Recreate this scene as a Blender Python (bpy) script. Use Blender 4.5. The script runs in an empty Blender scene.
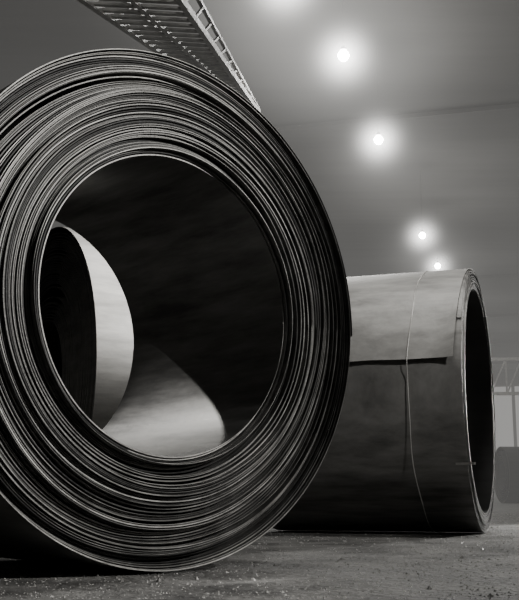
import bpy, bmesh, numpy as np, math, random
from mathutils import Vector, Matrix
random.seed(7); rng=np.random.default_rng(11)
C=bpy.context.collection
WARM=(1.0,0.984,0.948)
def g(v,a=1.0): return (v*WARM[0],v*WARM[1],v*WARM[2],a)

# ------------------------------------------------------------ materials
def new_mat(name):
    m=bpy.data.materials.new(name); m.use_nodes=True
    nt=m.node_tree; b=nt.nodes['Principled BSDF']; return m,nt,b
def noise_mat(name,lo,hi,scale=(5,5,5),rough=(.4,.6),metal=0.0,detail=6,bump=0.0,bscale=40,dist=0.01,nscale=1.0,p0=.35,p1=.68,attr=None):
    m,nt,b=new_mat(name); N=nt.nodes;Lk=nt.links
    tc=N.new('ShaderNodeTexCoord'); mp=N.new('ShaderNodeMapping'); mp.inputs['Scale'].default_value=scale
    Lk.new(tc.outputs['Object'],mp.inputs[0])
    n=N.new('ShaderNodeTexNoise'); n.inputs['Scale'].default_value=nscale; n.inputs['Detail'].default_value=detail; n.inputs['Roughness'].default_value=.65
    Lk.new(mp.outputs[0],n.inputs['Vector'])
    r=N.new('ShaderNodeValToRGB'); r.color_ramp.elements[0].color=g(lo); r.color_ramp.elements[1].color=g(hi)
    r.color_ramp.elements[0].position=p0; r.color_ramp.elements[1].position=p1
    Lk.new(n.outputs['Fac'],r.inputs[0]); col=r.outputs[0]
    if attr:
        at=N.new('ShaderNodeAttribute'); at.attribute_name=attr
        mx=N.new('ShaderNodeMix'); mx.data_type='RGBA'; mx.blend_type='MULTIPLY'; mx.inputs[0].default_value=1
        Lk.new(col,mx.inputs[6]); Lk.new(at.outputs['Fac'],mx.inputs[7]); col=mx.outputs[2]
    Lk.new(col,b.inputs['Base Color'])
    mr=N.new('ShaderNodeMapRange'); mr.inputs['To Min'].default_value=rough[0]; mr.inputs['To Max'].default_value=rough[1]
    mr.inputs['From Min'].default_value=.3; mr.inputs['From Max'].default_value=.7
    Lk.new(n.outputs['Fac'],mr.inputs[0]); Lk.new(mr.outputs[0],b.inputs['Roughness'])
    b.inputs['Metallic'].default_value=metal
    if bump:
        n2=N.new('ShaderNodeTexNoise'); n2.inputs['Scale'].default_value=bscale; n2.inputs['Detail'].default_value=5
        Lk.new(tc.outputs['Object'],n2.inputs['Vector'])
        bp=N.new('ShaderNodeBump'); bp.inputs['Strength'].default_value=bump; bp.inputs['Distance'].default_value=dist
        Lk.new(n2.outputs['Fac'],bp.inputs['Height']); Lk.new(bp.outputs[0],b.inputs['Normal'])
    return m
M_edge=noise_mat('sheared_steel_edge',.28,.85,(3,3,3),(.42,.6),.35,nscale=2.2,detail=8,bump=.4,bscale=70,dist=.004,attr='edge_tone')
M_edge_dk=noise_mat('shaded_steel_edge',.02,.05,(3,3,3),(.6,.7),.1,nscale=2.2,detail=8)  # shade on the rear coil's end face, put into the colour
M_edge2=noise_mat('dull_steel_edge',.12,.3,(3,3,3),(.4,.55),.4,nscale=2.2,detail=8,attr='edge_tone')
M_sheet=noise_mat('rolled_steel_sheet',.09,.26,(4,.6,4),(.38,.55),.55,nscale=3,detail=9,bump=.2,bscale=25,dist=.004)
M_bore=noise_mat('shade_dark_steel',.015,.04,(3,.6,3),(.6,.75),.2,nscale=3,detail=7)  # shade inside the bores put into the colour; far coils use it too
M_sheet2=noise_mat('scaled_steel_sheet',.14,.34,(9,1.0,.5),(.42,.6),.4,nscale=2.2,detail=10,bump=.2,bscale=20,dist=.004)
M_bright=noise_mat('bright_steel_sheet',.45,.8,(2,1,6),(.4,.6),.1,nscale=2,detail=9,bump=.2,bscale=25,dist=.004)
M_wire=noise_mat('strap_wire',.6,.8,rough=(.3,.4),metal=.3)
M_floor=noise_mat('mill_floor',.07,.30,(1,1,1),(.5,.85),0,nscale=3,detail=15,bump=.7,bscale=30,dist=.03,p0=.36,p1=.68)
M_chip=noise_mat('scale_debris',.2,.8,(9,9,9),(.4,.7),.2)
M_wall=noise_mat('mill_wall',.30,.36,(.3,.3,.05),(.8,.9),0)
M_ceil=noise_mat('mill_ceiling',.10,.14,(.05,.4,.3),(.8,.9),0)
M_beam=noise_mat('beam_steel',.15,.2,rough=(.6,.8))
M_truss=noise_mat('painted_truss',.25,.45,rough=(.5,.7))
M_lampm=noise_mat('lamp_enamel',.15,.2,rough=(.4,.6))
def emis(name,s,v=1.0):
    m=bpy.data.materials.new(name); m.use_nodes=True; nt=m.node_tree; nt.nodes.clear()
    e=nt.nodes.new('ShaderNodeEmission'); e.inputs[0].default_value=g(v); e.inputs[1].default_value=s
    o=nt.nodes.new('ShaderNodeOutputMaterial'); nt.links.new(e.outputs[0],o.inputs[0]); return m
M_bulb=emis('lamp_bulb',120)
M_window=emis('window_daylight',3.6)
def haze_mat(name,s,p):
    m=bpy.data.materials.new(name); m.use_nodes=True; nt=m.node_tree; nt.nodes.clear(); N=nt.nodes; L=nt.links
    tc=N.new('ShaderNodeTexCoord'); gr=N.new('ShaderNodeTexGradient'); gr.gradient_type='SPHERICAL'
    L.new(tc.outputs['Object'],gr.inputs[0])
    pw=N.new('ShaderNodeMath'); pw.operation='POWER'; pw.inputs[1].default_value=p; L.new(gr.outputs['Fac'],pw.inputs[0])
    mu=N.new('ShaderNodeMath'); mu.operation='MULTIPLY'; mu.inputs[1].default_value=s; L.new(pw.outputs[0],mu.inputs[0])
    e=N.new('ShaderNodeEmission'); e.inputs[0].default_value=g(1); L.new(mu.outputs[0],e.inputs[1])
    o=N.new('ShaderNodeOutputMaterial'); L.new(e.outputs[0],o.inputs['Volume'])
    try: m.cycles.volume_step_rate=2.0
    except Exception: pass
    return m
M_haze=haze_mat('self_lit_steam',36,14.0)  # lamp halo imitated by a volume that emits its own light
M_hazew=haze_mat('self_lit_steam_wide',.22,3.2)
m=bpy.data.materials.new('hall_steam'); m.use_nodes=True; nt=m.node_tree; nt.nodes.clear()
va=nt.nodes.new('ShaderNodeVolumeAbsorption'); va.inputs['Color'].default_value=(0,0,0,1); va.inputs['Density'].default_value=.034
ve=nt.nodes.new('ShaderNodeEmission'); ve.inputs[0].default_value=g(1); ve.inputs[1].default_value=.0052  # even emission stands in for light scattered in the steam
ad=nt.nodes.new('ShaderNodeAddShader'); nt.links.new(va.outputs[0],ad.inputs[0]); nt.links.new(ve.outputs[0],ad.inputs[1])
oo=nt.nodes.new('ShaderNodeOutputMaterial'); nt.links.new(ad.outputs[0],oo.inputs['Volume']); M_fog=m

# ------------------------------------------------------------ helpers
def mesh_obj(name,v,f,mats,mi=None,parent=None,smooth=None):
    me=bpy.data.meshes.new(name); me.from_pydata([tuple(x) for x in v],[],[tuple(x) for x in f]); 
    for m in mats: me.materials.append(m)
    if mi is not None: me.polygons.foreach_set('material_index',np.array(mi,dtype=np.int32))
    if smooth is not None:
        me.polygons.foreach_set('use_smooth',np.ones(len(me.polygons),dtype=bool))
        me.set_sharp_from_angle(angle=smooth)
    me.update(); o=bpy.data.objects.new(name,me); C.objects.link(o)
    if parent: o.parent=parent
    return o
class Builder:
    def __init__(s): s.v=[];s.f=[]
    def box(s,a,b,w,h,up=(0,0,1)):
        a=Vector(a);b=Vector(b);d=(b-a).normalized(); up=Vector(up)
        if abs(d.dot(up))>.98: up=Vector((0,1,0))
        x=d.cross(up).normalized(); y=x.cross(d).normalized(); n=len(s.v)
        for p in (a,b):
            for sx,sy in ((-1,-1),(1,-1),(1,1),(-1,1)):
                s.v.append(tuple(p+x*sx*w/2+y*sy*h/2))
        for q in ((0,3,2,1),(4,5,6,7),(0,1,5,4),(1,2,6,5),(2,3,7,6),(3,0,4,7)): s.f.append(tuple(n+i for i in q))
    def make(s,name,mat,parent=None): return mesh_obj(name,s.v,s.f,[mat],parent=parent)
def empty(name,loc=(0,0,0),rot=0):
    e=bpy.data.objects.new(name,None); e.location=loc; e.rotation_euler=(0,0,rot); e.empty_display_size=.2; C.objects.link(e); return e

# ------------------------------------------------------------ steel coil (wound strip)
def build_coil(name,loc,a,ri,R,L,turns,seg,direction,th_end,seed,amp=.006,gamp=.012,mats=None,fill=.6,parent=None,last_gap=0.0,tone_p=(.55,.33,.15)):
    r=np.random.default_rng(seed)
    n=int(turns); K=n+1
    th=np.arange(seg)/seg*2*math.pi
    base=.45+r.random(K)**1.6*1.6
    S=np.zeros((K,seg))
    for i in range(K):
        S[i]=base[i]*(1+.42*np.sin(th+r.random()*6.28)+.28*np.sin(2*th+r.random()*6.28)+.1*np.sin(5*th+r.random()*6.28))
    S=np.maximum(S,.18)
    for k in range(6):
        c0=r.random()*K; ph=r.random()*6.28
        for i in range(K): S[i]*=1+1.2*math.exp(-((i-c0)/2.0)**2)*np.clip(np.sin(th+ph),0,1)
    cum=np.vstack([np.zeros(seg),np.cumsum(S,0)])
    tot=cum[K-1]
    steps=int(turns*seg); idx=np.arange(steps+1)
    w=idx//seg; j=idx%seg; fr=j/seg
    w=np.minimum(w,K-1)
    scale=(R-ri)/tot[j]
    rr=ri+(cum[w,j]+fr*S[w,j])*scale
    pitch=S[w,j]*scale
    tk=np.clip(pitch*fill,.0012,.0042)
    rr=np.minimum(rr,R)
    if last_gap: rr=rr+np.clip((idx-(steps-seg*.5))/(seg*.5),0,1)*last_gap
    def walk(stepn,a_,clip=2.0):
        m=int(turns*stepn)+3; vals=np.clip(r.normal(0,1,m),-clip,clip)*a_; x=idx/seg*stepn
        i0=x.astype(int); t=x-i0; t=t*t*(3-2*t); return vals[i0]*(1-t)+vals[i0+1]*t
    h=walk(1.0,amp)+walk(.22,gamp)+walk(3,amp*.3)+walk(9,amp*.08)
    h2=walk(1.0,amp)+walk(.22,gamp)
    tone=tone_p[0]+walk(1.3,tone_p[1])+walk(.3,tone_p[2])+walk(5,.12)+walk(17,.08)
    tone=np.where(idx>steps-1.6*seg,.9,tone); tone=np.where(idx<1.3*seg,.8,tone)  # highlight along outer and inner rim painted as lighter tone
    tone=np.clip(tone,.03,1.2)
    phi=idx/seg*2*math.pi
    ang=th_end-direction*(turns*2*math.pi-phi)
    cs,sn=np.cos(ang),np.sin(ang)
    yf=-h; yb=L+h2
    V=np.zeros((steps+1,4,3))
    for k,(ra,yy) in enumerate(((rr-tk,yb),(rr-tk,yf),(rr,yf),(rr,yb))):
        V[:,k,0]=ra*cs; V[:,k,2]=ra*sn+R; V[:,k,1]=yy
    V=V.reshape(-1,3)
    i=np.arange(steps)*4
    F=[];MI=[]
    for k,mi in ((0,2),(1,1),(2,0),(3,1)):
        k2=(k+1)%4
        q=np.stack([i+k,i+k2,i+4+k2,i+4+k],1)
        if direction>0: q=q[:,::-1]
        F.append(q); MI.append(np.full(steps,mi))
    F=np.vstack(F).tolist(); MI=np.concatenate(MI).tolist()
    e=steps*4
    F+= [[0,1,2,3],[e+3,e+2,e+1,e]]; MI+=[1,1]
    ml=list(mats or [M_sheet,M_edge]); 
    if len(ml)<3: ml.append(ml[0])
    o=mesh_obj(name,V,F,ml,MI,smooth=math.radians(40),parent=parent)
    at=o.data.attributes.new('edge_tone','FLOAT','POINT'); at.data.foreach_set('value',np.repeat(tone,4).astype(np.float32))
    if parent is None:
        o.location=loc; o.rotation_euler=(0,0,a)
    return o

coil1=build_coil('steel_coil',(-.299,3.434,0),.7363,.523,.9,.96,64.0,288,-1,math.radians(-1),5,amp=.008,gamp=.013,last_gap=.012,tone_p=(.36,.40,.2),fill=.5)

c2=empty('steel_coil',(1.527,6.998,0),1.2386)
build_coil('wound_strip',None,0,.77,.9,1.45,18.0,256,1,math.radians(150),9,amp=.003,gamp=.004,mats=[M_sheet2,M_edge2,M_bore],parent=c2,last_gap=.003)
nt_,ny_=60,50
v=[];f=[]
t0,t1=math.radians(40),math.radians(168.5)
rp=np.random.default_rng(3); ph=rp.random(6)*6.28
for layer in (0,1):
    for i in range(nt_+1):
        u=i/nt_; 
        for k in range(ny_+1):
            s_=k/ny_
            yy=.045*u**2+s_*(1.43-.045*u**2)
            rip=(math.sin(7*yy+ph[0])*.5+math.sin(17*yy+ph[1])*.3+math.sin(3.1*yy+ph[2])*.6)
            t=t0+(t1-t0)*u+u**6*.008*rip
            lift=.006+.014*max(0,(u-.75)/.25)**2*(1+.45*rip)
            if s_<.12: lift+=.02*(1-s_/.12)**2*max(0,(u-.7)/.3)
            rad=.9035+lift+(.003 if layer==0 else 0)
            v.append((rad*math.cos(t),yy,.9+rad*math.sin(t)))
M_=(nt_+1)*(ny_+1); W=ny_+1
for i in range(nt_):
    for k in range(ny_):
        a_=i*W+k; f.append((a_,a_+W,a_+W+1,a_+1)); f.append((M_+a_,M_+a_+1,M_+a_+W+1,M_+a_+W))
for k in range(ny_):
    a_=nt_*W+k; f.append((a_,a_+M_,a_+M_+1,a_+1)); a_=k; f.append((a_,a_+1,a_+M_+1,a_+M_))
for i in range(nt_):
    for k in (0,ny_):
        a_=i*W+k; q=(a_,a_+M_,a_+M_+W,a_+W); f.append(q if k else q[::-1])
M_flap=noise_mat('loose_strip_sheet',.26,.46,(6,1,.8),(.42,.6),.3,nscale=2.5,detail=10,bump=.35,bscale=12,dist=.006)
mesh_obj('loose_strip_end',v,f,[M_flap],parent=c2,smooth=.7)
def wire(name,pts,rad,mat,parent,cyc=False):
    cu=bpy.data.curves.new(name,'CURVE'); cu.dimensions='3D'; cu.bevel_depth=rad; cu.bevel_resolution=2
    s=cu.splines.new('POLY'); s.points.add(len(pts)-1)
    for p,q in zip(s.points,pts): p.co=(*q,1)
    s.use_cyclic_u=cyc; cu.materials.append(mat)
    o=bpy.data.objects.new(name,cu); C.objects.link(o); o.parent=parent; return o
pts=[]
for k in range(240):
    t=2*math.pi*k/240; d=math.degrees(t)
    rad=.9062+(.009 if 36<d<145 else (.009+.020*((d-145)/25) if 145<=d<170 else (.029*max(0,1-(d-170)/5) if 170<=d<183 else 0)))
    pts.append((rad*math.cos(t),.32+.012*math.sin(2*t+1)+.004*math.sin(9*t),.9+rad*math.sin(t)))
wire('binding_wire',pts,.0028,M_wire,c2,True)
b=Builder(); b.box((-.90,-.06,.44),(-.84,.06,.44),.014,.014); b.make('wire_clip',M_wire,c2)

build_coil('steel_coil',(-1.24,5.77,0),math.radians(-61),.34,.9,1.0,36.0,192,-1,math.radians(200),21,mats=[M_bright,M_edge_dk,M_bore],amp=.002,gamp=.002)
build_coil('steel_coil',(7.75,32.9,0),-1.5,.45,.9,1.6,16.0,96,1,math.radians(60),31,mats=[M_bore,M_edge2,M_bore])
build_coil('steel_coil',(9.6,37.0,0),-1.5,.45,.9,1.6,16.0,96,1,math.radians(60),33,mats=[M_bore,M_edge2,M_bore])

# ------------------------------------------------------------ hall shell
HA=-math.atan(.273)
ca,sa=math.cos(HA),math.sin(HA)
def H(x,y,z): return (x*ca-y*sa, x*sa+y*ca, z)
def slab(name,p0,p1,mat):
    x0,y0,z0=p0;x1,y1,z1=p1
    v=[H(x,y,z) for z in (z0,z1) for (x,y) in ((x0,y0),(x1,y0),(x1,y1),(x0,y1))]
    f=[(0,3,2,1),(4,5,6,7),(0,1,5,4),(1,2,6,5),(2,3,7,6),(3,0,4,7)]
    return mesh_obj(name,v,f,[mat])
XL,XR,Y0,Y1,ZC=-20,13,-12,95,11.5
slab('floor',(XL,Y0,-.3),(XR,Y1,0),M_floor)
slab('ceiling',(XL,Y0,ZC),(XR,Y1,ZC+.3),M_ceil)
slab('wall_left',(XL-.3,Y0,-.3),(XL,Y1,ZC+.3),M_wall)
slab('wall_right',(XR,Y0,-.3),(XR+.3,Y1,ZC+.3),M_wall)
slab('wall_back',(XL,Y1,-.3),(XR,Y1+.3,ZC+.3),M_wall)
slab('wall_front',(XL,Y0-.3,-.3),(XR,Y0,ZC+.3),M_wall)
for i in range(6):
    slab('window_%d'%(i+1),(-7+i*2.6,Y1-.1,4.2),(-7+i*2.6+2.3,Y1-.02,10),M_window)
slab('steam_haze',(XL+.05,9.5,.02),(XR-.05,Y1-.15,ZC-.02),M_fog)
bb=Builder()
for y in (29,53,65,77,89):
    bb.box(H(XL,y,ZC-.06),H(XR,y,ZC-.06),.15,.12)
bb.make('trim_roof_beams',M_ceil)

# ------------------------------------------------------------ ceiling lamps
lamps=[(.43,16.1),(1.70,19.16),(2.98,24.1),(5.58,33.6),(6.92,38.3),(9.6,48.5),(12.3,58.5),(15,68.5)]
def revolve(name,prof,mat,parent,seg=32):
    v=[];f=[];n=len(prof)
    for k in range(seg):
        t=2*math.pi*k/seg
        for r_,z in prof: v.append((r_*math.cos(t),r_*math.sin(t),z))
    for k in range(seg):
        for i in range(n-1):
            a0=k*n+i;b0=((k+1)%seg)*n+i
            f.append((a0,b0,b0+1,a0+1))
    return mesh_obj(name,v,f,[mat],parent=parent,smooth=.6)
for k,(x,y) in enumerate(lamps):
    e=empty('pendant_lamp',(x,y,9))
    revolve('reflector',[(.02,.2),(.03,.19),(.05,.16),(.07,.13),(.08,.11),(.07,.11),(.04,.13),(.02,.15),(.01,.16)],M_lampm,e)
    revolve('bulb',[(.001,-.12),(.06,-.11),(.10,-.06),(.12,0),(.10,.05),(.06,.09),(.001,.11)],M_bulb,e,20)
    q=Builder(); q.box((0,0,.18),(0,0,ZC-9-.05),.006,.006); q.make('stem',M_lampm,e)
    if k<5:
        for nm,mt,sc,zz in (('steam_glow',M_haze,2.4,-.02),('steam_glow_wide',M_hazew,4.4 if k<2 else 2.8,-.4)):
            me=bpy.data.meshes.new(nm); bm=bmesh.new(); bmesh.ops.create_icosphere(bm,subdivisions=3,radius=1); bm.to_mesh(me); bm.free()
            me.materials.append(mt); o=bpy.data.objects.new(nm,me); C.objects.link(o); o.parent=e; o.scale=(sc,sc,min(sc,2.45)); o.location=(0,0,zz)
    li=bpy.data.lights.new('lamp_light','POINT'); li.energy=520; li.shadow_soft_size=.2; li.color=WARM
    lo=bpy.data.objects.new('lamp_light',li); C.objects.link(lo); lo.parent=e; lo.location=(0,0,-.5)

# ------------------------------------------------------------ crane jib, upper left
jib=empty('crane_jib')
N1=Vector((-2.44,7.6,4.95));N2=Vector((-1.13,7.6,4.95));F=Vector((-.1,18.9,7.65))
F1=F+Vector((-.09,0,0));F2=F+Vector((.09,0,0))
q=Builder()
dn=Vector((0,-.1,.45))
q.box(N1,F1,.07,.09);q.box(N2,F2,.07,.09)
q.box(N1+dn,F1+dn*.15,.05,.05);q.box(N2+dn,F2+dn*.15,.05,.05)
nS=40
P=lambda A,B,t:A.lerp(B,t)
for i in range(nS):
    t=(i/nS)
    q.box(P(N1,F1,t),P(N2,F2,min(1,t+.02)),.06,.03)
for i in range(16):
    t=i/16;t2=(i+1)/16
    for A,B in ((N1,F1),(N2,F2)):
        q.box(P(A,B,t),P(A+dn,B+dn*.15,t2),.03,.03)
q.box(P(N1,N2,.5),P(F1,F2,.5),.05,.06)
q.box(N1+dn,(N1.x,N1.y,ZC-.02),.06,.06);q.box(N2+dn,(N2.x,N2.y,ZC-.02),.06,.06)
q.make('lattice',M_truss,jib)

q=Builder()
A=Vector((8.7,38,4.0));B=Vector((17,37,4.0))
for z in (0,1.3): q.box(A+Vector((0,0,z)),B+Vector((0,0,z)),.12,.12)
for i in range(14):
    a0=A.lerp(B,i/14);b0=A.lerp(B,(i+1)/14)
    q.box(a0,b0+Vector((0,0,1.3)),.06,.06);q.box(b0+Vector((0,0,1.3)),b0,.06,.06)
q.box(A,A+Vector((0,0,1.3)),.12,.12)
q.make('bridge_crane_girder',noise_mat('girder_paint',.6,.8,rough=(.5,.7)))

# ------------------------------------------------------------ floor debris
v=[];f=[]
for k in range(11000):
    y=2.6+random.random()**1.5*12; x=random.uniform(-.35,.36)*y
    s=random.uniform(.001,.0042)*(1+ (random.random()<.03)*1.5)*(.5+y*.13); n=len(v); t=random.random()*3.14
    h_=s*random.uniform(.5,1.3)
    for dx,dy in ((-1,-.7),(1,-.6),(.8,.8),(-.7,.6)):
        v.append((x+s*(dx*math.cos(t)-dy*math.sin(t)),y+s*(dx*math.sin(t)+dy*math.cos(t)),0))
    v.append((x,y,h_)); 
    for a_,b_ in ((0,1),(1,2),(2,3),(3,0)): f.append((n+a_,n+b_,n+4))
mesh_obj('floor_debris',v,f,[M_chip])

# ------------------------------------------------------------ lights
def spot(name,loc,tgt,e,ang,blend=.3,size=.1):
    li=bpy.data.lights.new(name,'SPOT'); li.energy=e; li.spot_size=math.radians(ang); li.spot_blend=blend; li.shadow_soft_size=size; li.color=WARM
    o=bpy.data.objects.new(name,li); C.objects.link(o); o.location=loc
    o.rotation_euler=(Vector(tgt)-Vector(loc)).to_track_quat('-Z','Y').to_euler(); return o
def area(name,loc,tgt,e,sx,sy):
    li=bpy.data.lights.new(name,'AREA'); li.shape='RECTANGLE'; li.size=sx; li.size_y=sy; li.energy=e; li.color=WARM
    o=bpy.data.objects.new(name,li); C.objects.link(o); o.location=loc
    o.rotation_euler=(Vector(tgt)-Vector(loc)).to_track_quat('-Z','Y').to_euler(); return o
spot('flood_face',(4.4,1.2,3.0),(-.6,3.0,.9),900,30,.6,.06)
spot('flood_rear',(3.4,4.0,3.2),(-.65,5.3,1.35),1900,15,.9,.1)
spot('flood_through',(-3.0,6.35,4.4),(-.94,4.15,1.0),600,13,.4,.04)
spot('flood_coil',(3.8,1.5,4.5),(.8,6.9,1.1),850,20,.8,.2)
area('flood_top',(1.2,6.0,6.5),(1.0,7.0,1.5),160,1.2,1.2)
spot('flood_floor',(4.8,11,1.4),(.9,4.0,0),1400,60,.6,.1)
w=bpy.data.worlds.new('w'); bpy.context.scene.world=w; w.use_nodes=True
w.node_tree.nodes['Background'].inputs[0].default_value=g(.02); w.node_tree.nodes['Background'].inputs[1].default_value=1

cam=bpy.data.cameras.new('camera'); co=bpy.data.objects.new('camera',cam); C.objects.link(co)
co.location=(0,0,.2523); co.rotation_euler=(math.pi/2+.1908,0,0)
cam.sensor_width=36; cam.sensor_fit='AUTO'; cam.lens=1011/600*36; cam.clip_end=300
bpy.context.scene.camera=co
